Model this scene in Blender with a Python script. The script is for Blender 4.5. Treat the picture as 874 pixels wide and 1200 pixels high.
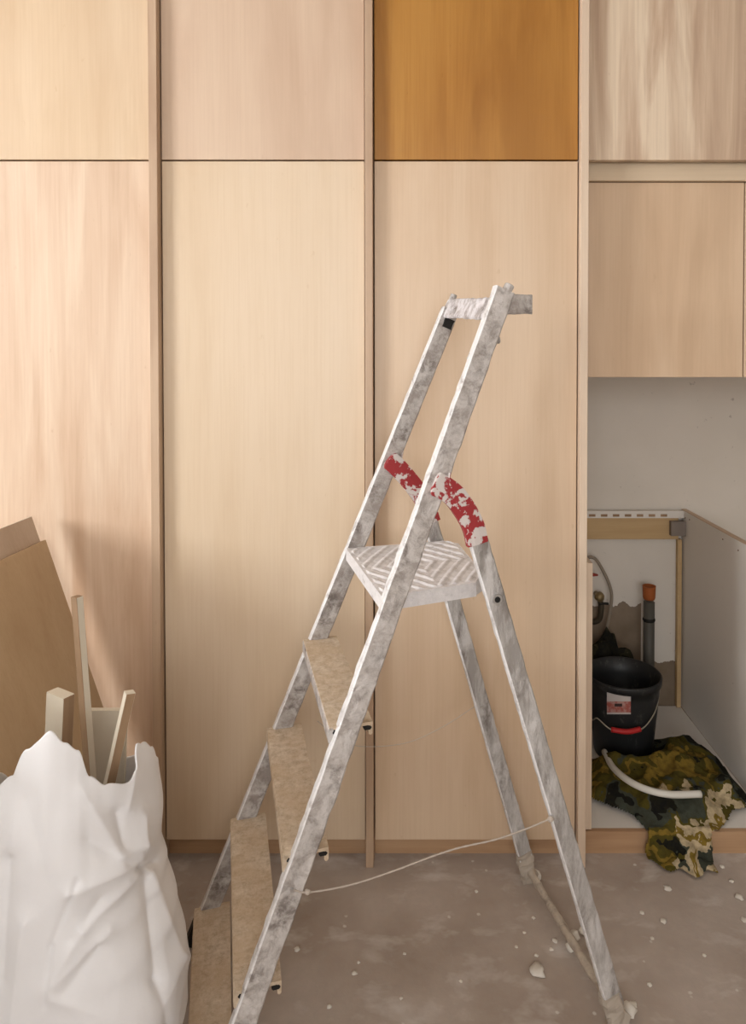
import bpy, bmesh, math, random
from mathutils import Vector, Matrix, noise
R = math.radians
for o in list(bpy.data.objects): bpy.data.objects.remove(o)
S = bpy.context.scene
C = S.collection

# ------------------------------------------------------------------ camera
CX, HZ, F, H = 490.0, 427.0, 800.0, 1.436          # principal x, horizon row, focal (px), eye height
PITCH = R(1.1)
PY = HZ + F * math.tan(PITCH)
cam = bpy.data.cameras.new('camera'); co = bpy.data.objects.new('camera', cam); C.objects.link(co)
cam.sensor_fit = 'VERTICAL'; cam.sensor_height = 36.0; cam.sensor_width = 36.0
cam.lens = F / 1200 * 36
cam.shift_x = -(CX - 437) / 1200
cam.shift_y = -(600 - PY) / 1200
cam.clip_start = 0.02
co.location = (0, 0, H); co.rotation_euler = (math.pi / 2 - PITCH, 0, 0)
S.camera = co
# ------------------------------------------------------------------ light
w = bpy.data.worlds.new('world'); S.world = w; w.use_nodes = True
w.node_tree.nodes['Background'].inputs[0].default_value = (0.75, 0.85, 1, 1)
w.node_tree.nodes['Background'].inputs[1].default_value = 1.0
def area(name, loc, target, sx, sy, power, col):
    l = bpy.data.lights.new(name, 'AREA'); l.shape = 'RECTANGLE'; l.size = sx; l.size_y = sy
    l.energy = power; l.color = col
    o = bpy.data.objects.new(name, l); C.objects.link(o); o.location = loc
    d = Vector(target) - Vector(loc); o.rotation_euler = d.to_track_quat('-Z', 'Z').to_euler()
    return o
# daylight arriving through the two windows of the room (left wall, and the wall behind the camera)
area('window_daylight', (-4.32, -.35, 2.08), (0.0, -.35, 2.08), 2.2, 1.32, 200, (0.96, 0.98, 1.0))
area('window_daylight_rear', (-0.1, -2.62, 1.65), (-0.1, 0, 1.65), 2.0, 1.4, 30, (1.0, 0.975, 0.945))
S.view_settings.view_transform = 'Standard'; S.view_settings.look = 'None'
S.view_settings.gamma = 1.0; S.view_settings.use_curve_mapping = False
S.view_settings.exposure = 0.68

# ------------------------------------------------------------------ pixel helpers
def ray(x, y):
    c, s = math.cos(PITCH), math.sin(PITCH)
    a = (x - CX) / F; b = -(y - PY) / F
    return Vector((a, c + b * s, -s + b * c))
def at_y(x, y, Y):
    d = ray(x, y); t = Y / d.y; return Vector((d.x * t, Y, H + d.z * t))
def at_z(x, y, z):
    d = ray(x, y); t = (z - H) / d.z; return Vector((d.x * t, d.y * t, z))

def proj(p):
    c, s = math.cos(PITCH), math.sin(PITCH); dz = p.z - H
    d = p.y * c - dz * s; u = p.y * s + dz * c
    return CX + F * p.x / d, PY - F * u / d
# ------------------------------------------------------------------ mesh helpers
def bx(bm, x0, x1, y0, y1, z0, z1):
    vs = [bm.verts.new((x, y, z)) for z in (z0, z1) for y in (y0, y1) for x in (x0, x1)]
    for f in ((0, 2, 3, 1), (4, 5, 7, 6), (0, 1, 5, 4), (2, 6, 7, 3), (0, 4, 6, 2), (1, 3, 7, 5)):
        bm.faces.new([vs[i] for i in f])
    return vs
def box(x0, x1, y0, y1, z0, z1, bev=0.0):
    bm = bmesh.new(); bx(bm, x0, x1, y0, y1, z0, z1)
    if bev:
        bmesh.ops.bevel(bm, geom=bm.edges[:], offset=bev, segments=2, affect='EDGES', profile=0.5)
    return bm
def obj(name, bm, mat, parent=None, smooth=False):
    me = bpy.data.meshes.new(name)
    if isinstance(bm, bmesh.types.BMesh):
        bmesh.ops.recalc_face_normals(bm, faces=bm.faces[:]); bm.to_mesh(me); bm.free()
    else:
        me.from_pydata(*bm); me.update()
    if mat: me.materials.append(mat)
    if smooth:
        for p in me.polygons: p.use_smooth = True
    o = bpy.data.objects.new(name, me); C.objects.link(o)
    if parent: o.parent = parent
    return o
def tag(o, label, cat, group=None, kind=None):
    o['label'] = label
    if cat: o['category'] = cat
    if group: o['group'] = group
    if kind: o['kind'] = kind
    return o
def struct(o, label=None):
    o['kind'] = 'structure'
    if label: o['label'] = label
    return o
def thing(name, label, cat, loc=(0, 0, 0), rz=0, group=None):
    o = bpy.data.objects.new(name, None); C.objects.link(o); o.location = loc; o.rotation_euler = (0, 0, rz)
    o.empty_display_size = 0.1
    return tag(o, label, cat, group)
def smooth_path(pts, n=8):
    pts = [Vector(p) for p in pts]
    P = [pts[0] * 2 - pts[1]] + pts + [pts[-1] * 2 - pts[-2]]; out = []
    for i in range(1, len(P) - 2):
        a, b, c, d = P[i - 1:i + 3]
        for k in range(n):
            t = k / n
            out.append(0.5 * ((2 * b) + (c - a) * t + (2 * a - 5 * b + 4 * c - d) * t * t + (3 * b - a - 3 * c + d) * t ** 3))
    out.append(pts[-1]); return out
def tube(bm, path, r, seg=10, caps=True, jit=0.0):
    rings = []; up = None
    for i, p in enumerate(path):
        t = (path[min(i + 1, len(path) - 1)] - path[max(i - 1, 0)]).normalized()
        if up is None:
            up = Vector((0, 0, 1)) if abs(t.z) < .9 else Vector((1, 0, 0))
        a = t.cross(up).normalized(); up = a.cross(t).normalized()
        rr = r(i / (len(path) - 1)) if callable(r) else r
        if jit: rr *= 1 + jit * noise.noise(p * 90)
        rings.append([bm.verts.new(p + (a * math.cos(q) + up * math.sin(q)) * rr) for q in [2 * math.pi * k / seg for k in range(seg)]])
    for A, B in zip(rings, rings[1:]):
        for k in range(seg): bm.faces.new((A[k], A[(k + 1) % seg], B[(k + 1) % seg], B[k]))
    if caps: bm.faces.new(rings[0][::-1]); bm.faces.new(rings[-1])
    return bm
def lathe(bm, prof, c=(0, 0, 0), seg=40, close=False):
    c = Vector(c); rings = []
    for r, z in prof:
        rings.append([bm.verts.new(c + Vector((r * math.cos(q), r * math.sin(q), z))) for q in [2 * math.pi * k / seg for k in range(seg)]])
    for A, B in zip(rings, rings[1:]):
        for k in range(seg): bm.faces.new((A[k], A[(k + 1) % seg], B[(k + 1) % seg], B[k]))
    if close: bm.faces.new(rings[0][::-1]); bm.faces.new(rings[-1])
    return bm
def beam(p0, p1, wd, w, td, t, n=24, jit=0.0, seed=0, bev=0.003):
    """rectangular bar from p0 to p1, w across wd and t across td, with caked-on paint unevenness"""
    p0, p1, wd, td = Vector(p0), Vector(p1), Vector(wd).normalized(), Vector(td).normalized()
    bm = bmesh.new(); rings = []
    b = bev
    sec = [(-w/2+b, -t/2), (0, -t/2), (w/2-b, -t/2), (w/2, -t/2+b), (w/2, t/2-b), (w/2-b, t/2), (0, t/2), (-w/2+b, t/2), (-w/2, t/2-b), (-w/2, -t/2+b)]
    for i in range(n + 1):
        c = p0.lerp(p1, i / n); ring = []
        for a, q in sec:
            v = c + wd * a + td * q
            if jit:
                m = jit * (noise.noise(v * 38 + Vector((seed, 0, 0))) + .6 * noise.noise(v * 90 + Vector((0, seed, 0))))
                s = (wd * a / w + td * q / t)
                v = v + s.normalized() * m
            ring.append(bm.verts.new(v))
        rings.append(ring)
    k = len(sec)
    for A, B in zip(rings, rings[1:]):
        for j in range(k): bm.faces.new((A[j], A[(j + 1) % k], B[(j + 1) % k], B[j]))
    bm.faces.new(rings[0][::-1]); bm.faces.new(rings[-1])
    return bm
def blob(c, r, seed=0, flat=1.0, sub=2, amp=.35):
    bm = bmesh.new(); bmesh.ops.create_icosphere(bm, subdivisions=sub, radius=1)
    for v in bm.verts:
        d = v.co.normalized(); m = 1 + amp * noise.noise(d * 1.7 + Vector((seed * 3.1, seed, 0)))
        v.co = Vector(c) + Vector((d.x * r * m, d.y * r * m, d.z * r * m * flat))
    return bm

# ------------------------------------------------------------------ materials
class N:
    def __init__(s, name, rough=.6, spec=.3):
        s.m = bpy.data.materials.new(name); s.m.use_nodes = True; s.t = s.m.node_tree; s.b = s.t.nodes['Principled BSDF']
        s.b.inputs['Roughness'].default_value = rough; s.b.inputs['Specular IOR Level'].default_value = spec
        s.co = s.t.nodes.new('ShaderNodeTexCoord')
    def new(s, k, **kw):
        n = s.t.nodes.new(k)
        for a, v in kw.items(): setattr(n, a, v)
        return n
    def link(s, a, b): s.t.links.new(a, b)
    def mapping(s, scale, loc=(0, 0, 0), rot=(0, 0, 0)):
        n = s.new('ShaderNodeMapping'); s.link(s.co.outputs['Object'], n.inputs[0])
        n.inputs['Scale'].default_value = scale; n.inputs['Location'].default_value = loc; n.inputs['Rotation'].default_value = rot
        return n.outputs[0]
    def noise(s, vec, scale=1, detail=4, rough=.55, dist=0):
        n = s.new('ShaderNodeTexNoise'); s.link(vec, n.inputs['Vector']); n.inputs['Scale'].default_value = scale
        n.inputs['Detail'].default_value = detail; n.inputs['Roughness'].default_value = rough; n.inputs['Distortion'].default_value = dist
        return n.outputs['Fac']
    def ramp(s, fac, stops, interp='LINEAR'):
        n = s.new('ShaderNodeValToRGB'); s.link(fac, n.inputs[0]); n.color_ramp.interpolation = interp
        e = n.color_ramp.elements
        while len(e) < len(stops): e.new(.5)
        for q, (p, c) in zip(e, stops):
            q.position = p; q.color = (c if len(c) == 4 else (*c, 1)) if not isinstance(c, (int, float)) else (c, c, c, 1)
        return n.outputs[0]
    def mix(s, fac, a, b, mode='MIX'):
        n = s.new('ShaderNodeMix', data_type='RGBA', blend_type=mode)
        for sock, v in ((n.inputs[0], fac), (n.inputs[6], a), (n.inputs[7], b)):
            if hasattr(v, 'is_output'): s.link(v, sock)
            elif isinstance(v, (int, float)): sock.default_value = v
            else: sock.default_value = (*v, 1)
        return n.outputs[2]
    def math(s, op, a, b=0.0):
        n = s.new('ShaderNodeMath', operation=op)
        for sock, v in ((n.inputs[0], a), (n.inputs[1], b)):
            if hasattr(v, 'is_output'): s.link(v, sock)
            else: sock.default_value = v
        return n.outputs[0]
    def xyz(s):
        n = s.new('ShaderNodeSeparateXYZ'); s.link(s.co.outputs['Object'], n.inputs[0]); return n.outputs
    def color(s, c):
        if hasattr(c, 'is_output'): s.link(c, s.b.inputs['Base Color'])
        else: s.b.inputs['Base Color'].default_value = (*c, 1)
        return s
    def bump(s, fac, strength=.2, dist=.01):
        n = s.new('ShaderNodeBump'); s.link(fac, n.inputs['Height']); n.inputs['Strength'].default_value = strength
        n.inputs['Distance'].default_value = dist; s.link(n.outputs[0], s.b.inputs['Normal']); return s
def plain(name, c, rough=.6, spec=.3, metal=0):
    n = N(name, rough, spec).color(c); n.b.inputs['Metallic'].default_value = metal; return n.m
def sc(h):   # sRGB 0-255 -> linear
    return tuple(((v / 255 + .055) / 1.055) ** 2.4 if v > 10 else v / 255 / 12.92 for v in h)

def wood(name, light, mid, dark, seed=0, streak=.5, rough=.42, horiz=False, spec=.5, cloudy=.55, gs=9):
    n = N(name, rough, spec)
    sx, sz = (1.1, gs) if horiz else (gs, 1.1)
    g = n.noise(n.mapping((sx, sx, sz), (seed * 3.7, seed, seed * 1.3)), 1, 5, .55, .5)
    c1 = n.ramp(g, [(.36, dark), (.5, mid), (.64, light)])
    base = n.mix(streak, mid, c1)
    cloud = n.noise(n.mapping((1.6, 1.6, 1.0) if not horiz else (1, 1.6, 1.6), (seed, 2 * seed, 5)), 1.6, 2, .5)
    base = n.mix(n.ramp(cloud, [(.38, 0), (.66, cloudy)]), base, light)
    fx, fz = (3, 150) if horiz else (150, 3)
    fine = n.noise(n.mapping((fx, fx, fz), (seed, 0, 0)), 1, 3, .6)
    base = n.mix(n.ramp(fine, [(.35, .18), (.55, 0)]), base, dark)
    fleck = n.noise(n.mapping((60, 60, 22), (0, seed, 0)), 1, 2, .5)
    base = n.mix(n.ramp(fleck, [(.73, 0), (.78, .35)]), base, dark)
    n.color(base).bump(fine, .04, .002)
    return n.m
W_PALE = wood('veneer_pale', (0.730, 0.575, 0.414), (0.670, 0.504, 0.337), (0.560, 0.388, 0.238), 1, .45)
W_PINK = wood('veneer_pinkish', (0.750, 0.585, 0.437), (0.640, 0.455, 0.318), (0.520, 0.336, 0.214), 2, .8, cloudy=.4, gs=11)
W_PINK2 = wood('veneer_pinkish_tan', (.68, .52, .385), (.61, .445, .325), (.52, .36, .25), 3, .55)
W_CREAM = wood('veneer_cream', (0.740, 0.594, 0.441), (0.680, 0.527, 0.366), (0.580, 0.413, 0.257), 4, .4)
W_ORANGE = wood('veneer_orange_stained', (.48, .235, .050), (.40, .175, .030), (.28, .105, .012), 5, .75, .35)
W_CREAM2 = wood('veneer_cream_tan', (0.710, 0.546, 0.390), (0.645, 0.470, 0.318), (0.540, 0.370, 0.227), 6, .45)
W_STREAK = wood('veneer_streaked', (.72, .58, .43), (.53, .38, .265), (.385, .255, .17), 7, 1.0, cloudy=.2, gs=12)
W_TAN = wood('veneer_tan', (0.680, 0.508, 0.351), (0.600, 0.422, 0.275), (0.500, 0.336, 0.209), 8, .6)
W_TAN2 = wood('veneer_rail_tan', (.66, .53, .38), (.60, .465, .315), (.52, .38, .25), 18, .5, .45, True)
W_FIN = wood('solid_edge_wood', (.58, .42, .29), (.48, .33, .22), (.38, .24, .15), 9, .8, .5)
W_FINL = wood('pale_edge_wood', (.74, .60, .46), (.66, .51, .38), (.55, .40, .28), 10, .6, .5)
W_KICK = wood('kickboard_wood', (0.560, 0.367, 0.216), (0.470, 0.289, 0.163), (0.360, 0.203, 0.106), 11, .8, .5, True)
W_SHEET = wood('plywood_sheet', (0.560, 0.405, 0.246), (0.500, 0.352, 0.207), (0.420, 0.280, 0.154), 12, .5, .6)
W_BROWN = wood('sawn_edge', (.42, .28, .165), (.33, .21, .12), (.22, .13, .065), 13, .9, .7)
W_RAIL = wood('rail_wood', (.60, .42, .22), (.52, .35, .17), (.43, .27, .12), 14, .6, .6, True)
M_OFFW = plain('primed_and_lit_offwhite', (.66, .585, .465), .6)
M_CARC = plain('carcass_dark_gap', (.22, .13, .07), .8)

def wall_mat(name, c, c2):
    n = N(name, .85, .2)
    a = n.noise(n.mapping((1, 1, 1)), 2.2, 4, .6)
    n.color(n.mix(n.ramp(a, [(.35, 0), (.7, 1)]), c, c2)).bump(n.noise(n.mapping((1, 1, 1)), 60, 3, .6), .06, .004)
    return n.m
M_WALL = wall_mat('painted_wall', (.64, .585, .52), (.59, .535, .47))
M_CEIL = wall_mat('ceiling_paint', (.80, .78, .75), (.77, .75, .72))

# niche wall: off-white paint with a bare grey-brown plaster patch low down
n = N('niche_wall', .85, .2)
base = n.mix(n.ramp(n.noise(n.mapping((1, 1, 1)), 2.5, 4), [(.35, 0), (.7, 1)]), (.76, .705, .635), (.70, .65, .58))
X, Y_, Z = n.xyz()
edge = n.noise(n.mapping((1, 1, 1)), 16, 4, .6)
lim = n.math('ADD', n.math('MULTIPLY', n.math('LESS_THAN', X, .895), .225), n.math('ADD', .20, n.math('MULTIPLY', edge, .09)))
patch = n.math('LESS_THAN', Z, lim)
bare = n.mix(n.ramp(n.noise(n.mapping((1, 1, 1)), 9, 4), [(.3, 0), (.7, 1)]), (.21, .155, .105), (.29, .225, .165))
dirt = n.ramp(n.noise(n.mapping((1, 1, 1), (3, 1, 2)), 26, 5, .65), [(.66, 0), (.72, .5)])
n.color(n.mix(patch, n.mix(dirt, base, (.30, .25, .21)), bare)).bump(n.math('ADD', patch, edge), .15, .006)
M_NICHE = n.m

# concrete floor with plaster dust and paint drips
n = N('dusty_concrete', .7, .25)
m1 = n.mapping((1, 1, 1))
cl = n.noise(m1, 2.6, 5, .6)
base = n.ramp(cl, [(.3, (.33, .26, .21)), (.5, (.43, .355, .30)), (.72, (.54, .47, .415))])
base = n.mix(n.ramp(n.noise(m1, 45, 4, .7), [(.4, 0), (.75, .5)]), base, (.40, .35, .31))
sm = n.noise(n.mapping((1, 1.6, 1), (4, 2, 0)), 6.5, 4, .6, .2)
base = n.mix(n.ramp(sm, [(.54, 0), (.70, .6)]), base, (.66, .62, .585))
v = n.new('ShaderNodeTexVoronoi'); n.link(n.mapping((1, 1, 1)), v.inputs['Vector']); v.inputs['Scale'].default_value = 26
vd = n.math('ADD', v.outputs['Distance'], n.math('MULTIPLY', n.noise(m1, 70, 3), .25))
n.link(v.outputs['Color'], (sep := n.new('ShaderNodeSeparateColor')).inputs[0])
sel = n.math('LESS_THAN', sep.outputs[0], .16)
spot = n.math('MULTIPLY', n.ramp(vd, [(.20, 1), (.27, 0)]), sel)
base = n.mix(n.math('MULTIPLY', spot, .8), base, (.68, .65, .60))
n.color(base).bump(n.math('ADD', n.noise(m1, 30, 5, .7), n.math('MULTIPLY', spot, .4)), .18, .006)
M_FLOOR = n.m

# paint-spattered aluminium (ladder)
def alu(name, amount, base=(.40, .375, .36), white=(.78, .76, .75), sc_=(1, 1, 1)):
    n = N(name, .5, .4)
    a = n.noise(n.mapping(sc_, (1, 2, 3)), 30, 6, .72, .4)
    b = n.noise(n.mapping(sc_, (7, 1, 0)), 65, 4, .7)
    f = n.math('ADD', n.math('MULTIPLY', a, .75), n.math('MULTIPLY', b, .25))
    t = 1 - amount
    fac = n.ramp(f, [(.30 + .4 * t - .08, 0), (.30 + .4 * t + .08, 1)])
    dk = n.noise(n.mapping(sc_, (2, 9, 4)), 14, 5, .6)
    met = n.mix(n.ramp(dk, [(.38, .75), (.5, 0)]), base, (.16, .135, .12))
    gr = n.mix(n.ramp(b, [(.3, 0), (.7, 1)]), white, tuple(q * .8 for q in white))
    n.color(n.mix(fac, met, gr)).bump(n.math('ADD', fac, n.math('MULTIPLY', b, .7)), .35, .004)
    n.link(n.ramp(fac, [(0, .3), (1, 0)]), n.b.inputs['Metallic'])
    return n.m
M_ALU = alu('spattered_aluminium', .47, (.34, .30, .275), (.62, .58, .55))
M_ALU2 = alu('spattered_aluminium_streaks', .46, (.36, .335, .315), (.64, .61, .59), sc_=(1, 1, .3))
M_ALU3 = alu('plaster_caked_aluminium', .54, (.38, .34, .315), (.65, .605, .575))
M_PLAT = alu('white_caked_platform', .80, (.50, .47, .47), (.80, .77, .77))
n = N('dusty_tread', .85, .15)
a = n.noise(n.mapping((1, 1, 1)), 60, 6, .75); b = n.noise(n.mapping((1, 1, 1)), 12, 4, .6)
base = n.ramp(a, [(.3, (.38, .29, .20)), (.5, (.60, .495, .38)), (.7, (.76, .66, .54))])
base = n.mix(n.ramp(b, [(.4, .6), (.65, 0)]), base, (.53, .39, .255))
n.color(base).bump(a, .5, .004); M_TREAD = n.m
n = N('chipped_red_plastic', .5, .35)
a = n.noise(n.mapping((1, 1, 1), (5, 5, 1)), 34, 5, .62, .3)
n.color(n.mix(n.ramp(a, [(.50, 0), (.53, 1)]), (.33, .028, .032), (.62, .56, .53))).bump(a, .3, .003); M_RED = n.m
M_BLACK = plain('black_rubber_and_hollows', (.012, .011, .010), .6)
M_CAKED = wall_mat('plaster_caked_foot', (.46, .40, .335), (.33, .275, .22))
M_PLASTER = wall_mat('plaster_lump', (.78, .735, .665), (.66, .61, .535))
M_ROPE = plain('twisted_cord', (.50, .43, .37), .9, .1)
M_CHROME = plain('steel_bolt', (.55, .54, .53), .3, .5, .8)
M_BAR = alu('dusty_bar', .62, (.42, .36, .30), (.58, .50, .41))

# ------------------------------------------------------------------ dimensions of the place
YD = 800 / 411.0              # door faces
YF = YD - .026                # front of the uprights
YK = YD + .032                # kickboards
YB = 2.724                    # back wall of the niche
CEIL = 2.8
XL, XR, YR = -4.2, 2.3, -2.5
ZG = at_y(300, 188, YD).z     # gap between upper and lower doors
ZB = at_y(300, 984, YD).z     # bottom of doors
# room shell -------------------------------------------------------
struct(obj('floor', box(XL - .1, XR + .1, YR - .1, YB + .1, -.1, 0), M_FLOOR))
struct(obj('ceiling', box(XL - .1, XR + .1, YR - .1, YB + .1, CEIL, CEIL + .1), M_CEIL))
struct(obj('wall_back', box(XL - .1, XR + .1, YB, YB + .1, 0, CEIL), M_NICHE))
struct(obj('wall_right', box(XR, XR + .1, YR, YB, 0, CEIL), M_WALL))
def holed(plane, a0, a1, c0, c1, lo, hi):
    bm = bmesh.new()
    for (p, q, z0, z1) in ((lo, a0, 0, CEIL), (a1, hi, 0, CEIL), (a0, a1, 0, c0), (a0, a1, c1, CEIL)):
        if plane == 'x': bx(bm, XL - .1, XL, p, q, z0, z1)
        else: bx(bm, p, q, YR - .1, YR, z0, z1)
    return bm
struct(obj('wall_left', holed('x', -1.45, .75, 1.42, 2.74, YR, YB), M_WALL))
struct(obj('wall_rear', holed('y', -1.1, .9, .95, 2.35, XL, XR), M_WALL))
def winframe(name, plane, a0, a1, z0, z1):
    root = bpy.data.objects.new(name, None); C.objects.link(root); struct(root)
    def bar(p, q, c, d):
        b = box(XL - .07, XL - .02, p, q, c, d) if plane == 'x' else box(p, q, YR - .07, YR - .02, c, d)
        obj('window_frame', b, M_OFFW, root)
    t = .045; m = (a0 + a1) / 2
    bar(a0, a0 + t, z0, z1); bar(a1 - t, a1, z0, z1); bar(a0 + t, a1 - t, z0, z0 + t); bar(a0 + t, a1 - t, z1 - t, z1)
    bar(m - t / 2, m + t / 2, z0 + t, z1 - t)
winframe('window_1', 'x', -1.45, .75, 1.42, 2.74)
struct(obj('added_shade_partition', box(-1.22, -1.07, -.3, 1.62, 0, .97, .002), M_WALL))  # unseen half-height wall, added to shade the lower doors and prop the sheets
winframe('window_2', 'y', -1.1, .9, .95, 2.35)

# tall cabinets ----------------------------------------------------
def fx(x, y=600): return at_y(x, y, YF).x
FIN = [(-1.953, -1.931), (-1.352, -1.330), (fx(177), fx(187)), (fx(428), fx(437)), (fx(679), fx(688))]
def upright(parent, xs, mat):
    obj('side_panel', box(xs[0], xs[1], YF, YB - .004, 0, 2.6, .0012), mat, parent)
def tall_cabinet(i, mu, ml, label, last=False):
    l, r = FIN[i], FIN[i + 1]
    t = thing('tall_cabinet', label, 'cabinet', group=None)
    upright(t, l, W_FIN if not last else W_FIN)
    g = .0035
    x0, x1 = l[1] + g, r[0] - g
    obj('upper_door', box(x0, x1, YD, YD + .02, ZG + .0025, 2.57, .001), mu, t)
    obj('lower_door', box(x0, x1, YD, YD + .02, ZB, ZG - .0025, .001), ml, t)
    obj('carcass', box(l[1] + .0005, r[0] - .0005, YD + .034, YB - .004, .09, 2.6), M_CARC, t)
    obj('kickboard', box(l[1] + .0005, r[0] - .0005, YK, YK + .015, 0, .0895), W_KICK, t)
    obj('top_filler', box(l[1] + .0005, r[0] - .0005, YD + .01, YD + .028, 2.573, 2.6), W_FIN, t)
    if last: upright(t, r, W_FINL)
    return t
tall_cabinet(0, W_PALE, W_CREAM2, 'tall veneered cabinet at the window end of the cabinet row')
tall_cabinet(1, W_PALE, W_PINK, 'tall cabinet with plain cream upper door and pinkish streaked lower door')
tall_cabinet(2, W_PINK2, W_CREAM, 'tall cabinet with pinkish upper door above a plain cream lower door')
tall_cabinet(3, W_ORANGE, W_CREAM2, 'tall cabinet with an orange-brown stained upper door', True)

# right-hand units -------------------------------------------------
XN = FIN[4][1]                                   # right face of the last upright
YW = YD + .06                                  # front of the shallower wall cabinet
zu = at_y(780, 187, YD).z
t = thing('upper_cabinet', 'deep top cabinet with streaky tan door beside the orange-brown door', 'cabinet')
XC = at_y(871.5, 330, YW).x
zr = at_y(780, 211.6, YD + .045).z               # underside of the recessed filler rail
obj('door', box(XN + .002, XC + .6, YD + .004, YD + .024, zu, 2.57, .001), W_STREAK, t)
obj('filler_rail', box(XN + .0015, XC + .6, YD + .045, YD + .063, zr, zu + .05, .001), W_TAN2, t)
obj('carcass', box(XN + .002, XC + .6, YD + .064, YB - .004, zr + .001, 2.6), M_CARC, t)
zw1 = at_y(780, 213.5, YW).z; zw0 = at_y(780, 442, YW).z
def wall_cab(x0, x1, label, mat):
    t = thing('wall_cabinet', label, 'cabinet')
    obj('door', box(x0 + .0015, x1 - .0015, YW, YW + .019, zw0, zw1 - .001, .001), mat, t)
    obj('carcass', box(x0 + .001, x1 - .001, YW + .021, YB - .004, zw0 + .006, zw1 - .003), M_CARC, t)
    obj('bottom_panel', box(x0 + .001, x1 - .001, YW + .02, YB - .004, zw0 + .001, zw0 + .0055), W_TAN, t)
wall_cab(XN + .002, XC, 'wall cabinet with a single tan door hanging above the open base cabinet', W_TAN)
wall_cab(XC + .0005, XC + .6, 'neighbouring wall cabinet, mostly cut off past the tan-doored one', W_TAN)

# open base cabinet ------------------------------------------------
zf = at_y(740, 974.5, YK).z
XS = at_y(800, 640, YB - .02).x                   # inner face of its right side
zt = at_y(801, 598, YB - .02).z
t = thing('base_cabinet', 'open doorless base cabinet with white inside standing under the wall cabinet', 'cabinet')
n = N('white_melamine', .5, .35)
dr = n.ramp(n.noise(n.mapping((1, 1, 1)), 40, 5, .7), [(.66, 0), (.72, .35)])
n.color(n.mix(dr, (.76, .72, .665), (.45, .40, .35))); M_MEL = n.m
obj('side_panel', box(XS, XS + .018, YD + .02, YB - .006, zf, zt, .001), M_MEL, t)
obj('side_panel', box(XN + .012, XN + .032, YK + .004, YB - .006, zf + .004, zt), W_FINL, t)
obj('edge_band', box(XS - .0005, XS + .0185, YD + .02, YB - .006, zt, zt + .003), W_TAN, t)
obj('floor_panel', box(XN + .034, XS - .001, YK + .016, YB - .006, zf - .018, zf - .001), M_MEL, t)
obj('plinth', box(XN + .003, XS + .1, YK, YK + .015, 0, zf), W_KICK, t)
rz1, rz0 = at_y(740, 607, YB - .03).z, at_y(740, 632, YB - .03).z
obj('back_rail', box(XN + .034, at_y(795, 620, YB - .03).x, YB - .03, YB - .012, rz0, rz1, .001), W_RAIL, t)
strip = obj('top_strip', box(XN + .034, XS - .001, YB - .034, YB - .006, rz1, zt, .001), M_MEL, t)
for k in range(7):
    xa = at_y(690 + k * 14, 604, YB - .035).x
    obj('notch', box(xa, xa + .026, YB - .0355, YB - .033, rz1 + .006, rz1 + .016, .001), W_BROWN, strip)
xb0, xb1 = at_y(793, 700, YB - .02).x, at_y(799, 700, YB - .02).x
obj('corner_batten', box(xb0, xb1 - .004, YB - .028, YB - .006, zf + .003, rz0 - .002, .001), W_RAIL, t)
br = obj('corner_bracket', box(at_y(786, 620, YB - .05).x, XS - .001, YB - .055, YB - .031, at_y(790, 628, YB - .05).z, at_y(790, 611, YB - .05).z, .002), plain('grey_bracket', (.24, .20, .17), .6), t)
for (px, py) in ((803, 607), (808, 609), (847, 632), (865, 645)):
    d = ray(px, py); tt = (XS - .0004) / d.x; p = Vector((0, 0, H)) + d * tt
    bm = bmesh.new(); tube(bm, [p, p - Vector((.0012, 0, 0))], .0028, 8); obj('dowel_hole', bm, M_BROWNHOLE if 'M_BROWNHOLE' in globals() else M_CARC, t)

# ------------------------------------------------------------------ step ladder
OX, OY, TH = -.4807, 1.4144, .2794
A, B_, R0 = .4017, -.2944, .8925
def wf(z): return .2615 - .061 * z
def wr(z): return .2219 - .0196 * z
M_EDGE = alu('lit_edge_white', .72, (.50, .46, .44), (.82, .80, .79))
L = thing('step_ladder', 'old aluminium platform step ladder spattered with white paint and plaster', 'ladder', (OX, OY, 0), TH)
def lv(x, y, v):
    """ladder-local (u, v, z) of the pixel's ray on the vertical plane at width v"""
    d = ray(x, y); c, s = math.cos(TH), math.sin(TH)
    du, dv = d.x * c + d.y * s, -d.x * s + d.y * c
    ou, ov = -OX * c - OY * s, OX * s - OY * c
    t_ = (v - ov) / dv
    return Vector((ou + du * t_, v, H + d.z * t_))
def proj_l(q):
    c, s = math.cos(TH), math.sin(TH)
    return proj(Vector((OX + q.x * c - q.y * s, OY + q.x * s + q.y * c, q.z)))
def fp(z, s, du=0): return Vector((A * z + du, s * wf(z), z))
def rp(z, s, du=0): return Vector((R0 + B_ * z + du, s * wr(z), z))
fdir = Vector((A, 0, 1)).normalized(); fper = Vector((fdir.z, 0, -fdir.x))
rdir = Vector((B_, 0, 1)).normalized(); rper = Vector((rdir.z, 0, -rdir.x))
V = Vector((0, 1, 0))
def whiten(o, d):       # window light on the leading edge, put into a whiter colour
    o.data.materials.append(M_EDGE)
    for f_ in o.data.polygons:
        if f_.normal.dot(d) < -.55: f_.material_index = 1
for s, ztop, nm in ((1, 1.575, 'far'), (-1, 1.592, 'near')):
    st = obj('stile', beam(fp(.03, s), fp(ztop, s), fper, .044, V, .022, 90, .0022 if s < 0 else .0012, 3 * s), M_ALU3 if s < 0 else M_ALU, L)
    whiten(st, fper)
    obj('foot', beam(fp(0, s), fp(.05, s), fper, .052, V, .030, 4, .001, 5), M_BLACK, L)
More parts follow.
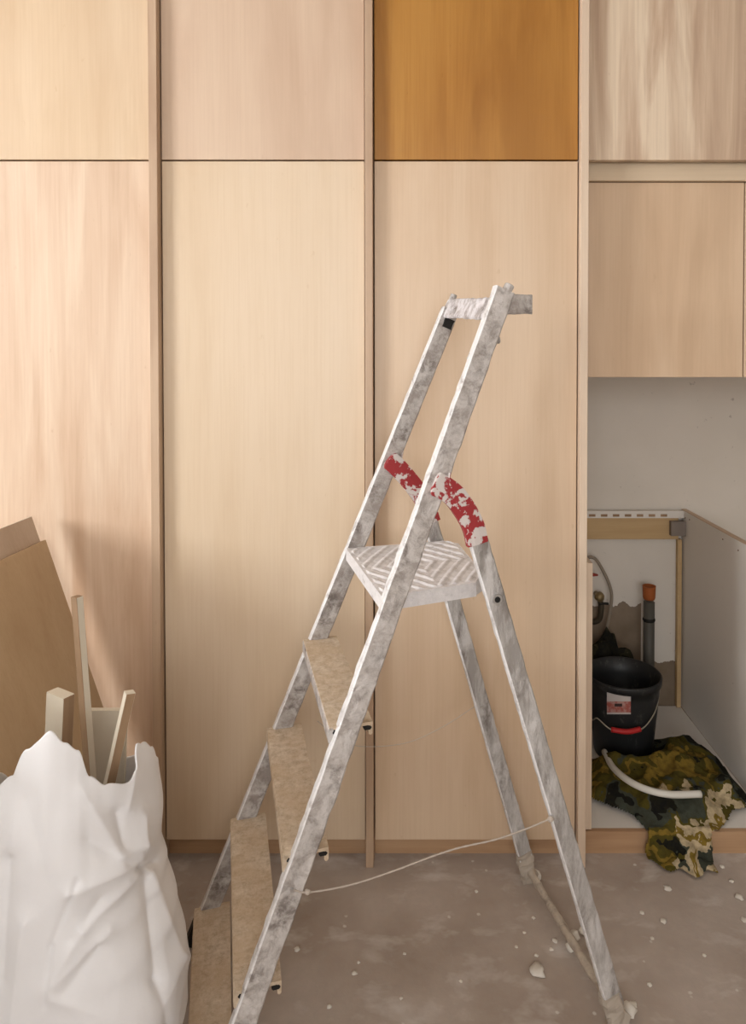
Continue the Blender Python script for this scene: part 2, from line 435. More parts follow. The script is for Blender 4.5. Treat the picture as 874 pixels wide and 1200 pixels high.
# treads
for k, z in enumerate((.7485, .5299, .3095, .092)):
    u0, u1 = A * z - .0375, A * z + .046
    W_ = wf(z) - .0115
    bm = bmesh.new(); nx, ny = 8, 26
    def surf(zz, lip):
        g = []
        for j in range(ny + 1):
            v_ = -W_ - .012 + (2 * W_ + .024) * j / ny; row = []
            for i in range(nx + 1):
                u_ = u0 + (u1 - u0) * i / nx
                m = .0013 * noise.noise(Vector((u_ * 40 + k * 7, v_ * 40, zz * 5)))
                row.append(bm.verts.new((u_, v_, zz + m)))
            g.append(row)
        return g
    T = surf(z, 0); U_ = surf(z - .006, 0)
    for j in range(ny):
        for i in range(nx):
            bm.faces.new((T[j][i], T[j][i+1], T[j+1][i+1], T[j+1][i])); bm.faces.new((U_[j][i], U_[j+1][i], U_[j+1][i+1], U_[j][i+1]))
        bm.faces.new((T[j][0], T[j+1][0], U_[j+1][0], U_[j][0])); bm.faces.new((T[j][nx], U_[j][nx], U_[j+1][nx], T[j+1][nx]))
    for i in range(nx):
        bm.faces.new((T[0][i], U_[0][i], U_[0][i+1], T[0][i+1])); bm.faces.new((T[ny][i], T[ny][i+1], U_[ny][i+1], U_[ny][i]))
    tr = obj('tread', bm, M_TREAD, L)
    obj('front_lip', beam((u0 + .003, -W_ - .012, z - .017), (u0 + .003, W_ + .012, z - .017), (0, 0, 1), .030, (1, 0, 0), .010, 20, .0008, k), M_ALU3 if k == 0 else M_TREAD, tr)
    obj('rear_lip', beam((u1 - .004, -W_ - .012, z - .015), (u1 - .004, W_ + .012, z - .015), (0, 0, 1), .022, (1, 0, 0), .008, 20, .0008, k), M_TREAD, tr)
    for uu in (u0 + .014, u1 - .010):
        obj('end_hollow_shade', beam((uu, -W_ - .0125, z - .011), (uu, -W_ - .004, z - .011), (1, 0, 0), .016, (0, 0, 1), .008, 2), M_BLACK, tr)  # black block imitates the shade inside the hollow tread end
# platform with raised nested diamonds
zp = .9778
quad = [Vector((.366, .185)), Vector((.655, .187)), Vector((.612, -.150)), Vector((.372, -.185))]   # front far, back far, back near, front near
nu, nv = 84, 84; bm = bmesh.new(); g = []
for j in range(nv + 1):
    row = []
    for i in range(nu + 1):
        a, b = i / nu, j / nv
        p = (quad[0] * (1 - a) + quad[1] * a) * (1 - b) + (quad[3] * (1 - a) + quad[2] * a) * b
        kk = (abs(a - .52) * 1.25 + abs(b - .5) * 1.0) * 6.0
        h = .0028 * max(0.0, math.cos(2 * math.pi * kk)) if .03 < a < .97 and .03 < b < .97 else .0
        h += .0012 * noise.noise(Vector((p.x * 70, p.y * 70, 1)))
        cut = max(0, (a - .88) / .12); ce = abs(b - .5) * 2
        pu = p.x - (.03 * cut * max(0, (ce - .8) / .2) if cut > 0 else 0)
        row.append(bm.verts.new((pu, p.y, zp + h)))
    g.append(row)
for j in range(nv):
    for i in range(nu): bm.faces.new((g[j][i], g[j+1][i], g[j+1][i+1], g[j][i+1]))
bd = g[0] + [r_[-1] for r_ in g[1:]] + g[-1][-2::-1] + [r_[0] for r_ in g[-2:0:-1]]
low = [bm.verts.new((v_.co.x, v_.co.y, zp - .030)) for v_ in bd]
for i in range(len(bd)):
    j = (i + 1) % len(bd); bm.faces.new((bd[i], bd[j], low[j], low[i]))
bm.faces.new(low)
obj('platform', bm, M_PLAT, L)
# rear legs, feet, bottom bar
for s in (1, -1):
    if s < 0: b0, b1 = rp(.055, s), lv(560, 633, -wr(1.06)); 
    else: b0, b1 = rp(.055, s), rp(1.10, s)
    ld = (b1 - b0).normalized(); lp = Vector((ld.z, 0, -ld.x))
    leg = obj('rear_leg', beam(b0, b1, lp, .040, V, .018, 70, .0014, 11 + s), M_ALU2, L)
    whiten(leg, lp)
    f = obj('foot', beam(rp(.0, s, -.004), rp(.085, s, -.004), rper, .046, V, .030, 14, .009, 20 + s, .008), M_CAKED, L)
bm = bmesh.new(); tube(bm, smooth_path([rp(.035, 1), rp(.03, 0.33), rp(.032, -.33), rp(.035, -1)], 10), .0095, 10, jit=.3); obj('bottom_bar', bm, M_BAR, L, True)
for q, (px, py, r) in enumerate(((673, 1110, .013), (668, 1120, .012), (683, 1108, .010), (692, 1125, .009), (716, 1172, .012), (628, 1030, .016), (736, 1186, .017))):
    p = lv(px, py, wr(0) * (1 - 2 * max(0, min(1, (py - 1035) / 160)))); p.z = max(p.z, .01)
    obj('plaster_lump', blob(p, r, q, .8), M_PLASTER, L, True)
# red curved hinge arms
def arm(pts, v, wpx_m):
    P = smooth_path([lv(x, y, v) for x, y in pts], 8); bm = bmesh.new(); rings = []
    for i, p in enumerate(P):
        t_ = (P[min(i + 1, len(P) - 1)] - P[max(0, i - 1)]).normalized(); nrm = Vector((t_.z, 0, -t_.x))
        f_ = i / (len(P) - 1); ww = wpx_m * (.55 if i == 0 else .85 if i == 1 else 1) * (1 - .08 * f_)
        rings.append([bm.verts.new(p + nrm * a * ww / 2 + V * b * .007) for a, b in ((-1, -1), (-.3, -1.25), (.3, -1.25), (1, -1), (1, 1), (-1, 1))])
    for A1, B1 in zip(rings, rings[1:]):
        for k in range(6): bm.faces.new((A1[k], A1[(k + 1) % 6], B1[(k + 1) % 6], B1[k]))
    bm.faces.new(rings[0][::-1]); bm.faces.new(rings[-1])
    return bm
vn = -(wf(1.17) + .019)
obj('hinge_arm', arm([(508, 566), (519, 571), (533, 582), (547, 602), (555, 619), (559, 637)], vn + .006, .048), M_RED, L)
vf = wf(1.17) - .012
obj('hinge_arm', arm([(455, 538), (465, 547), (476, 559), (488, 574), (499, 592), (506, 612)], vf - .008, .048), M_RED, L)
obj('arm_spur', beam(lv(526, 563, vn), lv(527, 554, vn), (1, 0, 0), .005, V, .006, 2), M_RED, L)
obj('arm_spur', beam(lv(470, 538, vf), lv(472, 528, vf), (1, 0, 0), .005, V, .006, 2), M_RED, L)
# pivot bolt on near rear leg and far-leg hole
pb = lv(582, 702, -wr(.95) - .009)
bm = bmesh.new(); tube(bm, [pb + V * .004, pb - V * .004], .0105, 18); bo = obj('pivot_bolt', bm, M_CHROME, L)
bm = bmesh.new(); tube(bm, [pb - V * .0035, pb - V * .0048], .0062, 14); obj('bolt_socket', bm, M_BLACK, bo)
for (px, py, vv) in ((563.5, 828.5, wr(.5) - .0095), (342, 1043, -wf(.28) - .0115)):
    p = lv(px, py, vv); bm = bmesh.new(); tube(bm, [p + V * .002, p - V * .002], .0038, 10); obj('rivet', bm, M_CHROME, L)
# top cross plate behind the stile heads, with its two wing bolts
zt0, zt1 = 1.535, 1.588
pl0, pl1 = Vector((.6245, wf(1.56) + .010, 1.580)), Vector((.6115, -wf(1.56) + .010, 1.553))
bm = beam(pl0, pl1, fdir, .051, fper, .008, 26, .0025, 31)
obj('top_bar', bm, alu('white_caked_bar', .56, (.36, .32, .31), (.80, .77, .79)), L)
obj('side_tab', beam((.622, -wf(1.56), 1.561), (.702, -wf(1.56), 1.563), (0, 0, 1), .042, V, .008, 10, .003, 33, .0025), M_ALU, L)
obj('head_hollow_shade', beam(fp(1.528, 1, .006), fp(1.551, 1, .006), fper, .030, V, .0255, 3, .002, 2), M_BLACK, L)  # black patch stands for the shade inside the open stile end
for (px0, py0, px1, py1, s, r) in ((526, 362, 532, 345, 1, .0085), (586, 356, 597.5, 333.5, -1, .0105)):
    v_ = s * (wf(1.56)) ; bm = bmesh.new(); a0, a1 = lv(px0, py0, v_), lv(px1, py1, v_)
    tube(bm, smooth_path([a0, a0.lerp(a1, .5), a1.lerp(a0, .08), a1], 4), lambda q, r=r: r * (1 if q < .8 else 1 - (q - .8) * 2.2), 10); obj('wing_bolt', bm, M_ALU3, L, True)
# lumps of plaster on the near stile head
for q, (px, py, r) in enumerate(((577, 364, .011), (571, 382, .008), (588, 354, .010), (552, 420, .008), (583, 398, .006), (546, 438, .006))):
    obj('plaster_lump', blob(lv(px, py, -wf(1.5) + .002), r, 40 + q, 1.5, 2, .4), M_ALU3, L, True)
# cords
n_ = 26
a0, a1 = lv(343, 1043, -wf(.28) - .014), lv(646, 959, -wr(.36) - .012)
pts = [lv(x, y, -.245 + .02 * (x - 343) / 303) for x, y in ((343, 1043), (362, 1045.5), (410, 1037), (460, 1021), (505, 1004), (540, 993), (580, 984), (615, 972), (646, 959))]
bm = bmesh.new(); P = smooth_path(pts, 12)
tube(bm, P, lambda q: .0017 * (1 + .18 * math.sin(q * 420)), 8); obj('safety_cord', bm, M_ROPE, L, True)
for p, r in ((pts[0].lerp(pts[1], .9), .0055), (lv(645, 960, pts[-1].y), .0065)):
    obj('cord_knot', blob(p, r, 3), M_ROPE, L, True)
pts = [lv(x, y, .215) for x, y in ((372, 845), (400, 868), (430, 875), (478, 870), (520, 851), (556, 828))]
bm = bmesh.new(); tube(bm, smooth_path(pts, 8), .0009, 6); obj('thin_wire', bm, M_ROPE, L, True)

# ------------------------------------------------------------------ plywood sheets leaning at the left
k = .33
def sheet(name, xt, zt_, y0, y1, th, mat, label, torn=False):
    """leans towards -x; face turned to +x. xt: x of the visible face at the top"""
    bm = bmesh.new(); nz = math.sqrt(1 + k * k)
    dx, dz = -th / nz, -th * k / nz
    xb = xt + k * zt_
    pts = [(xb, 0.006), (xt, zt_), (xt + dx, zt_ + dz), (xb + dx, .006 + dz + .0)]
    lowest = min(p[1] for p in pts); pts = [(a, b - lowest) for a, b in pts]
    A1 = [bm.verts.new((a, y0, b)) for a, b in pts]; B1 = [bm.verts.new((a, y1, b)) for a, b in pts]
    bm.faces.new(A1); bm.faces.new(B1[::-1])
    for i in range(4): bm.faces.new((A1[i], B1[i], B1[(i + 1) % 4], A1[(i + 1) % 4]))
    bmesh.ops.bevel(bm, geom=bm.edges[:], offset=.001, segments=1, affect='EDGES')
    return tag(obj(name, bm, mat), label, 'board')
p2 = at_y(53.6, 631.5, 1.90); p1 = at_y(37, 604, 1.90)
sheet('plywood_sheet', p2.x, p2.z, 1.46, 1.90, .014, W_SHEET, 'plain brown plywood sheet leaning in front of a taller one')
W_SHEET2 = wood('plywood_sheet_grey', (.56, .44, .335), (.50, .38, .28), (.41, .29, .20), 15, .5, .6)
xt1 = p2.x + k * (p2.z - p1.z) - .0165
sh1 = sheet('plywood_sheet', xt1, p1.z, 1.46, 1.90, .012, W_SHEET2, 'taller greyish plywood sheet leaning behind the plain brown sheet')
sh1.data.materials.append(M_OFFW)  # off-white top edge imitates the light falling on it
for f_ in sh1.data.polygons:
    if f_.normal.z > .8: f_.material_index = 1
# ------------------------------------------------------------------ rubble sack with offcuts
CYB = 1.27
def prof_x(z):      # left and right limits of the sack at height z (from its outline)
    tab = [(0, -.80, -.54), (.06, -.815, -.515), (.18, -.825, -.452), (.30, -.825, -.452), (.375, -.82, -.468), (.45, -.815, -.490), (.50, -.81, -.503), (.57, -.80, -.498), (.66, -.785, -.505), (.75, -.76, -.515), (.86, -.74, -.52)]
    for (z0, l0, r0), (z1, l1, r1) in zip(tab, tab[1:]):
        if z <= z1:
            f_ = (z - z0) / (z1 - z0); f_ = max(0, f_); f_ = f_ * f_ * (3 - 2 * f_); return l0 + (l1 - l0) * f_, r0 + (r1 - r0) * f_
    return tab[-1][1:]
rimtab = [(0, .725), (10, .70), (20, .655), (45, .640), (90, .610), (130, .600), (165, .63), (190, .69), (235, .72), (252, .745), (264, .795), (277, .826), (288, .803), (298, .785), (306, .735), (318, .710), (338, .690), (346, .70), (354, .735), (360, .725)]
def rim(deg):
    for (a, z0), (b, z1) in zip(rimtab, rimtab[1:]):
        if deg <= b:
            f_ = (deg - a) / (b - a); f_ = f_ * f_ * (3 - 2 * f_); return z0 + (z1 - z0) * f_
# folds read off the sack: (x0,y0,x1,y1, height m, half width px)
folds = [(163, 1008, 80, 1046, .012, 9), (160, 1024, 95, 1090, .010, 8), (95, 1090, 55, 1160, .008, 9), (128, 1090, 66, 1152, .006, 7), (100, 930, 138, 998, .007, 9),
         (140, 1002, 166, 990, .010, 8), (167, 990, 169, 955, .011, 7), (214, 1122, 192, 1180, .007, 9), (176, 1022, 212, 1120, .010, 8),
         (30, 1080, 14, 1200, .008, 12), (150, 948, 160, 898, .006, 6), (60, 1170, 130, 1195, .005, 10),
         (164, 1016, 182, 1010, -.016, 7), (140, 955, 146, 992, -.014, 11), (172, 1030, 186, 1150, -.011, 8), (186, 1150, 196, 1200, -.010, 8), (118, 1052, 84, 1100, -.007, 8),
         (90, 1030, 60, 1110, -.005, 2.6), (60, 1110, 52, 1180, -.005, 2.6), (115, 1110, 75, 1165, -.006, 8), (30, 940, 60, 1040, -.006, 16), (8, 1010, 2, 1150, -.010, 10), (104, 985, 150, 1012, -.006, 8)]
def seg_d(px, py, a):
    x0, y0, x1, y1 = a[:4]; dx, dy = x1 - x0, y1 - y0; L2 = dx * dx + dy * dy
    t_ = max(0, min(1, ((px - x0) * dx + (py - y0) * dy) / L2)); return math.hypot(px - x0 - t_ * dx, py - y0 - t_ * dy), t_
nph, nz = 320, 190
vs = []; fs = []
for j in range(nz + 1):
    for i in range(nph):
        ph = 2 * math.pi * i / nph; deg = 360 * i / nph
        zr = rim(deg); f_ = j / nz; z = zr * f_
        l, r = prof_x(z); cxm, rx = (l + r) / 2, (r - l) / 2
        ry = .165 - .02 * max(0, f_ - .75) * 4
        if f_ < .06: q = math.sqrt(f_ / .06); rx *= .85 + .15 * q; ry *= .85 + .15 * q
        sg = lambda v_, e: math.copysign(abs(v_) ** e, v_)
        p = Vector((cxm + rx * sg(math.cos(ph), .85), CYB + ry * sg(math.sin(ph), .85), z))
        nrm = Vector((math.cos(ph) / rx, math.sin(ph) / ry, 0)).normalized()
        px, py = proj(p); dd = 0
        if math.sin(ph) < .35:
            for a in folds:
                d_, t_ = seg_d(px, py, a)
                if d_ < a[5] * 3: dd += a[4] * math.exp(-(d_ / a[5]) ** 1.25) * (1 - .35 * t_)
        q3 = Vector((p.x * 6, p.y * 6, p.z * 4))
        dd += .008 * noise.noise(q3 * .8) + .0022 * (1 - 2 * abs(noise.noise(q3 * 1.5 + Vector((4, 0, 0))))) + .0006 * (1 - 2 * abs(noise.noise(q3 * 4)))
        dd += .003 * max(0, f_ - .8) * 5 * noise.noise(Vector((math.cos(ph) * 3, math.sin(ph) * 3, 2)))
        vs.append(p + nrm * dd)
for j in range(nz):
    for i in range(nph):
        a = j * nph + i; b = j * nph + (i + 1) % nph; fs.append((a, b, b + nph, a + nph))
fs.append(tuple(range(nph - 1, -1, -1)))
n = N('white_sack_fabric', .42, .45)
wv = n.noise(n.mapping((1, 1, 1)), 260, 2, .5); big = n.noise(n.mapping((1, 1, 1)), 7, 4, .55)
n.color(n.mix(big, (.88, .87, .88), (.92, .915, .925))).bump(n.math('ADD', n.math('MULTIPLY', wv, .12), big), .12, .01)
n.b.inputs['Subsurface Weight'].default_value = .0
sack = obj('rubble_sack', (vs, [], fs), n.m, None, True)
sm = sack.modifiers.new('thickness', 'SOLIDIFY'); sm.thickness = .003; sm.offset = -1
tag(sack, 'crumpled white plastic rubble sack full of board offcuts', 'sack')
# boards standing in it: (top x,y) (lower x,y) in the photo, depth plane, half sizes
def offcut(name, a, b, Y0, w_, th, yaw, m_face, m_side, label, ext=.38):
    p, q = at_y(*a, Y0), at_y(*b, Y0); d = (p - q).normalized(); q2 = q - d * ext
    if q2.z < .03: q2 = q + (q - p) * ((q.z - .03) / (p.z - q.z))
    wd = Vector((math.cos(yaw), math.sin(yaw), 0)); wd = (wd - d * wd.dot(d)).normalized(); td = d.cross(wd)
    o = obj(name, beam(q2, p, wd, w_, td, th, 10, .0006, 2, .0008), m_face)
    o.data.materials.append(m_side)
    for f_ in o.data.polygons:
        if f_.normal.dot(wd) > .75: f_.material_index = 1
    return tag(o, label, 'offcut')
offcut('board_offcut', (90, 699), (107, 925), 1.28, .018, .014, R(-28), W_BROWN, M_OFFW, 'long thin batten with a white edge, tallest in the sack', .4)
offcut('board_offcut', (71, 812), (68, 880), 1.30, .050, .024, R(-27), M_OFFW, W_BROWN, 'off-white board offcut with thick brown edge beside the tall batten', .2)
offcut('board_offcut', (126, 831), (122, 930), 1.36, .078, .012, R(6), M_OFFW, M_OFFW, 'wide off-white board offcut between the two battens in the sack', .2)
offcut('board_offcut', (152, 811), (125, 932), 1.245, .014, .017, R(-48), M_OFFW, W_BROWN, 'short tilted batten with pale edge at the sack rim', .2)

# ------------------------------------------------------------------ inside the base cabinet
BX, BY = at_y(730, 793, 2.40).x, 2.40
zb = zf - .001
bk = thing('bucket', 'black plastic builder\'s bucket with wire handle and red grip in the base cabinet', 'bucket', (BX, BY, zb))
n = N('black_bucket_plastic', .45, .4)
a = n.noise(n.mapping((1, 1, .6)), 30, 5, .7)
n.color(n.mix(n.ramp(a, [(.58, 0), (.72, .5)]), (.016, .017, .018), (.16, .155, .14))); M_BUCK = n.m
bm = bmesh.new(); lathe(bm, [(a_, b_ * 1.13) for a_, b_ in [(.001, .002), (.098, .0), (.100, .004), (.122, .20), (.1235, .225), (.130, .228), (.132, .246), (.130, .250), (.125, .249), (.119, .20), (.096, .010), (.001, .009)]], seg=48)
obj('body', bm, M_BUCK, bk, True)
bm = bmesh.new(); lathe(bm, [(.001, .13), (.08, .135), (.1085, .125)], seg=32); obj('mortar_residue', bm, plain('dark_residue', (.03, .02, .014), .9), bk)
def on_bucket(px, py, off=.0015):
    d = ray(px, py); o = Vector((0, 0, H)); best = None
    for i in range(3000):
        p = o + d * (2.0 + i * .0003); z = p.z - zb
        rr = .100 + .022 * z / .226 + off
        if math.hypot(p.x - BX, p.y - BY) <= rr: best = p; break
    return (best - Vector((BX, BY, zb))) if best else None
def sticker(x0, x1, y0, y1, off, mat, name, parent):
    bm = bmesh.new(); g = []
    for j in range(5):
        row = []
        for i in range(9):
            p = on_bucket(x0 + (x1 - x0) * i / 8, y0 + (y1 - y0) * j / 4, off); row.append(bm.verts.new(p))
        g.append(row)
    for j in range(4):
        for i in range(8): bm.faces.new((g[j][i], g[j][i+1], g[j+1][i+1], g[j+1][i]))
    return obj(name, bm, mat, parent)
lab = sticker(711, 739, 811, 837, .0014, plain('label_white', (.52, .48, .46), .6), 'paper_label', bk)
n = N('label_red', .6); a = n.noise(n.mapping((1, 1, 1)), 60, 3, .6)
n.color(n.mix(n.ramp(a, [(.4, 0), (.6, 1)]), (.36, .10, .08), (.46, .27, .24)))
sticker(711, 739, 822, 835, .0019, n.m, 'label_print', lab)
sticker(720, 729, 824.5, 828, .0023, plain('label_dark', (.05, .03, .03), .6), 'label_print', lab)
# bail handle hanging at the front
pl = Vector((-.132, -.005, .245)); pr = Vector((.132, -.005, .245))
def hp(px, py, y_): return at_y(px, py, y_) - Vector((BX, BY, zb))
hpts = [pl, Vector((-.128, -.06, .15)), hp(700, 842, 2.29), hp(716, 855, 2.262), hp(735, 857.5, 2.255), hp(752, 854, 2.262), hp(763, 842, 2.29), hp(770, 826, 2.33), pr]
bm = bmesh.new(); tube(bm, smooth_path(hpts, 8), .0022, 8); hd = obj('wire_handle', bm, plain('galvanised_wire', (.34, .31, .24), .5, .5, .3), bk, True)
bm = bmesh.new(); tube(bm, smooth_path([hpts[3], hpts[4], hpts[5].lerp(hpts[4], .1)], 6), .0085, 12); obj('grip', bm, plain('red_grip', (.42, .02, .02), .45), hd, True)
# dark rag stuffed behind the bucket
def rag(c, sx, sy, hgt, seed, base_z, n_=34):
    bm = bmesh.new(); g = []
    for j in range(n_ + 1):
        row = []
        for i in range(n_ + 1):
            a, b = i / n_ * 2 - 1, j / n_ * 2 - 1; r_ = math.hypot(a, b)
            wob = 1 + .25 * noise.noise(Vector((a * 1.6 + seed, b * 1.6, 3)))
            e = max(0, 1 - r_ * r_ * .8)
            z = base_z + hgt * e ** .6 * (.86 + .28 * noise.noise(Vector((a * 1.7, b * 1.7, seed)))) + .022 * (1 - 2 * abs(noise.noise(Vector((a * 2.6, b * 2.6, seed + 3)))))
            row.append(bm.verts.new((c[0] + sx * a * wob * (1 - .12 * abs(b)), c[1] + sy * b * wob * (1 - .12 * abs(a)), max(z, base_z))))
        g.append(row)
    for j in range(n_):
        for i in range(n_): bm.faces.new((g[j][i], g[j][i+1], g[j+1][i+1], g[j+1][i]))
    return bm
def camo(name, stops, scale, seed, stops2=None):
    n = N(name, .9, .1)
    wr_ = n.new('ShaderNodeTexNoise'); n.link(n.mapping((1, 1, 1), (seed, 0, seed)), wr_.inputs['Vector']); wr_.inputs['Scale'].default_value = 9; wr_.inputs['Detail'].default_value = 4
    ad = n.new('ShaderNodeMix', data_type='VECTOR'); ad.inputs[0].default_value = .16
    n.link(n.co.outputs['Object'], ad.inputs[4]); n.link(wr_.outputs['Color'], ad.inputs[5])
    a = n.noise(ad.outputs[1], scale, 2, .5, .3)
    c = n.ramp(a, stops, 'CONSTANT')
    if stops2:      # the cream-and-khaki half of the cloth is the end that hangs out
        X, Y_, Z = n.xyz(); k2 = n.noise(n.mapping((1, 1, 1), (9, 3, 1)), 14, 3)
        f_ = n.math('MULTIPLY', n.math('GREATER_THAN', n.math('ADD', X, n.math('MULTIPLY', k2, .16)), .825), n.math('LESS_THAN', n.math('ADD', Y_, n.math('MULTIPLY', k2, .2)), 2.20))
        c = n.mix(f_, c, n.ramp(a, stops2, 'CONSTANT'))
    fine = n.noise(n.mapping((1, 1, 1)), 60, 4, .65)
    c = n.mix(n.ramp(fine, [(.35, .45), (.6, 0)]), c, (.03, .026, .012))
    n.color(c).bump(n.noise(n.mapping((1, 1, 1)), 40, 4, .6), .4, .006); return n.m
OL, MU, BK, CR, SL = (.085, .068, .012), (.22, .145, .025), (.010, .010, .009), (.50, .40, .25), (.055, .062, .047)
M_CAMO = camo('camouflage_cloth', [(0, BK), (.41, SL), (.455, OL), (.54, MU), (.61, OL), (.68, BK)], 8, 2, [(0, SL), (.40, OL), (.455, CR), (.56, MU), (.60, CR), (.68, SL)])
M_DARKRAG = camo('dark_dirty_cloth', [(0, BK), (.48, (.03, .027, .015)), (.58, (.085, .07, .04)), (.64, BK)], 12, 6)
bm = rag((.725, 2.615, 0), .115, .072, .36, 4, zb)
tag(obj('dirty_rag', bm, M_DARKRAG, None, True), 'heap of dirty blackish rags behind the bucket', 'rag')
# camouflage cloth spilling out over the plinth
poly = [(.585, 2.33), (.548, 2.20), (.545, 2.115), (.60, 2.075), (.655, 2.04), (.672, 1.975), (.664, 1.92), (.668, 1.875), (.70, 1.85), (.755, 1.825), (.80, 1.815), (.838, 1.84), (.842, 1.88), (.852, 1.96),
        (.885, 1.985), (.93, 2.02), (.955, 2.06), (1.0, 2.07), (XS - .02, 2.12), (XS - .018, 2.25), (XS - .025, 2.34), (.985, 2.43), (.90, 2.45), (.83, 2.44), (.80, 2.335), (.75, 2.285), (.68, 2.285), (.63, 2.31)]
def inside(x, y):
    c = False
    for i in range(len(poly)):
        (x0, y0), (x1, y1) = poly[i], poly[i - 1]
        if (y0 > y) != (y1 > y) and x < (x1 - x0) * (y - y0) / (y1 - y0) + x0: c = not c
    return c
def edge_d(x, y):
    return min(seg_d(x, y, (*poly[i], *poly[i - 1]))[0] for i in range(len(poly)))
def cloth_pt(x, y):
    e = min(1, edge_d(x, y) / .07) if inside(x, y) else 0
    q = Vector((x * 9, y * 9, 2)); rid = 1 - abs(noise.noise(q)) * 2.2
    lump = (.010 + .055 * e * (.55 + .9 * noise.noise(Vector((x * 6 + 3, y * 6, 0)))) + .028 * e * max(0, rid)) + .010 * e * (1 - 2 * abs(noise.noise(q * 2.7)))
    lump = max(lump, .004)
    ye, zl = YK - .004, zf
    nx = x + .012 * noise.noise(Vector((x * 11, y * 11, 8)))
    if y > 1.975: return Vector((nx, y, zl + .001 + lump * min(1, .25 + (y - 1.975) / .10)))
    s_ = 1.975 - y
    r_ = .012 + .55 * lump * min(1, s_ / .04) + .012 * (1 + math.sin(x * 95 + y * 12)) * min(1, s_ / .05)
    if s_ <= .09: return Vector((nx, ye - r_ * min(1, s_ / .02), zl + .012 * (1 - s_ / .09) + .004 - (zl - .004) * (s_ / .09)))
    return Vector((nx, ye - r_ - (s_ - .09) * .9, .004 + .3 * lump))
NX, NY = 110, 140; x0, x1, y0, y1 = .53, XS + .001, 1.80, 2.46
vid = {}; vs = []; fs = []
for j in range(NY):
    for i in range(NX):
        xc, yc = x0 + (x1 - x0) * (i + .5) / NX, y0 + (y1 - y0) * (j + .5) / NY
        if not inside(xc, yc): continue
        f_ = []
        for a, b in ((i, j), (i + 1, j), (i + 1, j + 1), (i, j + 1)):
            if (a, b) not in vid:
                p = cloth_pt(x0 + (x1 - x0) * a / NX, y0 + (y1 - y0) * b / NY); p.x = min(p.x, XS - .006)
                vid[(a, b)] = len(vs); vs.append(p)
            f_.append(vid[(a, b)])
        fs.append(f_)
cl_ = obj('camouflage_cloth', (vs, [], fs), M_CAMO, None, True)
m = cl_.modifiers.new('thickness', 'SOLIDIFY'); m.thickness = .003; m.offset = 1
tag(cl_, 'crumpled olive and cream camouflage cloth spilling out of the base cabinet', 'cloth')
# white hose lying on the cloth
hz = [(708, 881, .125), (718, 899, .150), (735, 914, .165), (757, 925, .165), (785, 931, .160), (821, 930.5, .155)]
P = smooth_path([at_z(x, y, z) for x, y, z in hz], 10)
bm = bmesh.new(); tube(bm, P, .0098, 14); tag(obj('plastic_hose', bm, plain('white_hose_plastic', (.66, .64, .58), .4, .4), None, True), 'short piece of thick white hose curving over the camouflage cloth', 'hose')
# pipe, valves and hose on the niche wall
pp = at_y(760.5, 690, 2.62); zt_ = pp.z
wp = thing('waste_pipe', 'grey upright waste pipe with an orange open end behind the bucket', 'pipe', (pp.x, 2.62, zb))
bm = bmesh.new(); lathe(bm, [(.021, 0), (.021, zt_ - zb - .05)], seg=20, close=True); obj('pipe', bm, plain('dark_grey_pipe', (.085, .08, .068), .5), wp, True)
bm = bmesh.new(); lathe(bm, [(.0225, zt_ - zb - .035), (.0235, zt_ - zb - .03), (.0245, zt_ - zb + .006), (.0255, zt_ - zb + .012), (.022, zt_ - zb + .012), (.021, zt_ - zb - .04), (.001, zt_ - zb - .045)], seg=24)
n = N('orange_pipe_end', .5); z_ = n.xyz()[2]; nn = n.noise(n.mapping((1, 1, 1)), 30, 3)
obj('socket', bm, plain('orange_pipe_end', (.36, .10, .025), .6), wp, True)
bm = bmesh.new(); lathe(bm, [(.0212, 0), (.0235, .004), (.0235, .010), (.0212, .014)], c=(0, 0, at_y(760, 728, 2.62).z - zb), seg=20); obj('pipe_clip', bm, M_BLACK, wp, True)
M_BRASS = plain('tarnished_brass', (.26, .19, .09), .45, .5, .5)
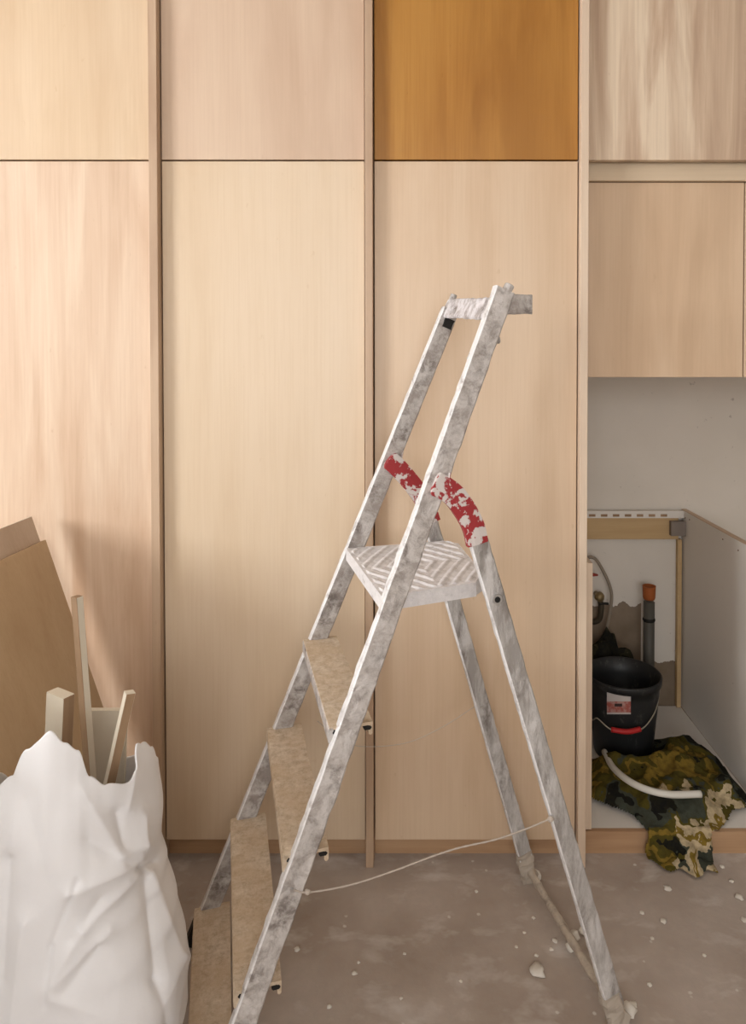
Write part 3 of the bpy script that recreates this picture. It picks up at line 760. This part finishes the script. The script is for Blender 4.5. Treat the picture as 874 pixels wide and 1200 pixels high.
def wall_valve(px, py, mat, label, s_=1.0, knob=True):
    p = at_y(px, py, YB - .05); v_ = thing('wall_valve', label, 'valve', (p.x, YB, p.z))
    bm = bmesh.new(); tube(bm, [Vector((0, -.001, 0)), Vector((0, -.045 * s_, 0))], .010 * s_, 14); obj('stem', bm, M_BRASS, v_, True)
    obj('knob', blob((0, -.055 * s_, .004), .019 * s_, 5, 1.0, 3, .12), mat, v_, True)
    if knob:
        bm = bmesh.new(); tube(bm, smooth_path([Vector((.004, -.048, -.01)), Vector((.008, -.05, -.04)), Vector((.004, -.046, -.085)), Vector((-.012, -.04, -.10)), Vector((-.03, -.03, -.104))], 6), .011, 10); obj('outlet', bm, plain('dark_brass', (.07, .055, .035), .5, .5, .4), v_, True)
        bm = bmesh.new(); tube(bm, smooth_path([Vector((.0, -.055, -.024)), Vector((.02, -.06, -.021)), Vector((.034, -.062, -.022))], 5), .005, 8); obj('lever', bm, M_BLACK, v_, True)
    else:
        bm = bmesh.new(); tube(bm, [Vector((0, -.055, .004)), Vector((.03, -.058, .003))], lambda q: .009 - .005 * q, 8); obj('lever', bm, mat, v_, True)
wall_valve(702, 700, M_BRASS, 'brass tap valve with dark lever on the niche wall')
wall_valve(691, 674, plain('red_valve', (.30, .05, .035), .5), 'small red valve handle on the niche wall above the brass tap', .75, False)
hpx = [(688, 668), (687.5, 658), (691, 653), (698, 655.5), (706, 668), (713, 683), (716.5, 698), (714.5, 718), (710, 738), (707.5, 743)]
P = smooth_path([at_y(x, y, YB - .05 - .02 * math.sin(i / 9 * 3.1)) for i, (x, y) in enumerate(hpx)], 8)
bm = bmesh.new(); tube(bm, P, .0062, 10); ho = tag(obj('supply_hose', bm, plain('braided_hose', (.27, .225, .175), .6), None, True), 'thin looped supply hose hanging from the niche wall', 'hose')
bm = bmesh.new(); tube(bm, [P[-1] + Vector((0, 0, .002)), at_y(706, 757, YB - .052)], .0068, 10); obj('hose_end', bm, plain('pale_hose_end', (.42, .37, .31), .6), ho, True)

# ------------------------------------------------------------------ crumbs of plaster on the floor
crumbs = [(630, 1139, .022), (558, 1045, .006), (348, 1113, .008), (415, 1141, .008), (420, 1128, .005), (386, 1180, .007), (625, 1076, .006), (614, 1093, .005), (605, 1110, .005), (650, 1103, .008), (646, 1113, .007), (628, 1120, .006),
          (782, 1042, .012), (777, 1080, .010), (752, 1070, .007), (866, 1052, .012), (872, 1079, .010), (857, 1033, .008), (761, 1154, .007), (825, 1120, .006), (764, 1100, .006), (540, 1150, .005), (474, 1118, .005), (742, 1178, .010), (846, 1016, .008), (470, 1170, .005)]
for q, (px, py, r) in enumerate(crumbs):
    p = at_z(px, py, .0); big = r > .02
    o = obj('plaster_crumb', blob((p.x, p.y, r * .2), r * .85, q, .30, 2, .6), M_PLASTER, None, True)
    tag(o, 'largest lump of white plaster lying on the floor between the ladder legs' if big else 'small crumb of white plaster lying on the dusty concrete floor', 'plaster crumb', 'plaster crumbs scattered over the floor')
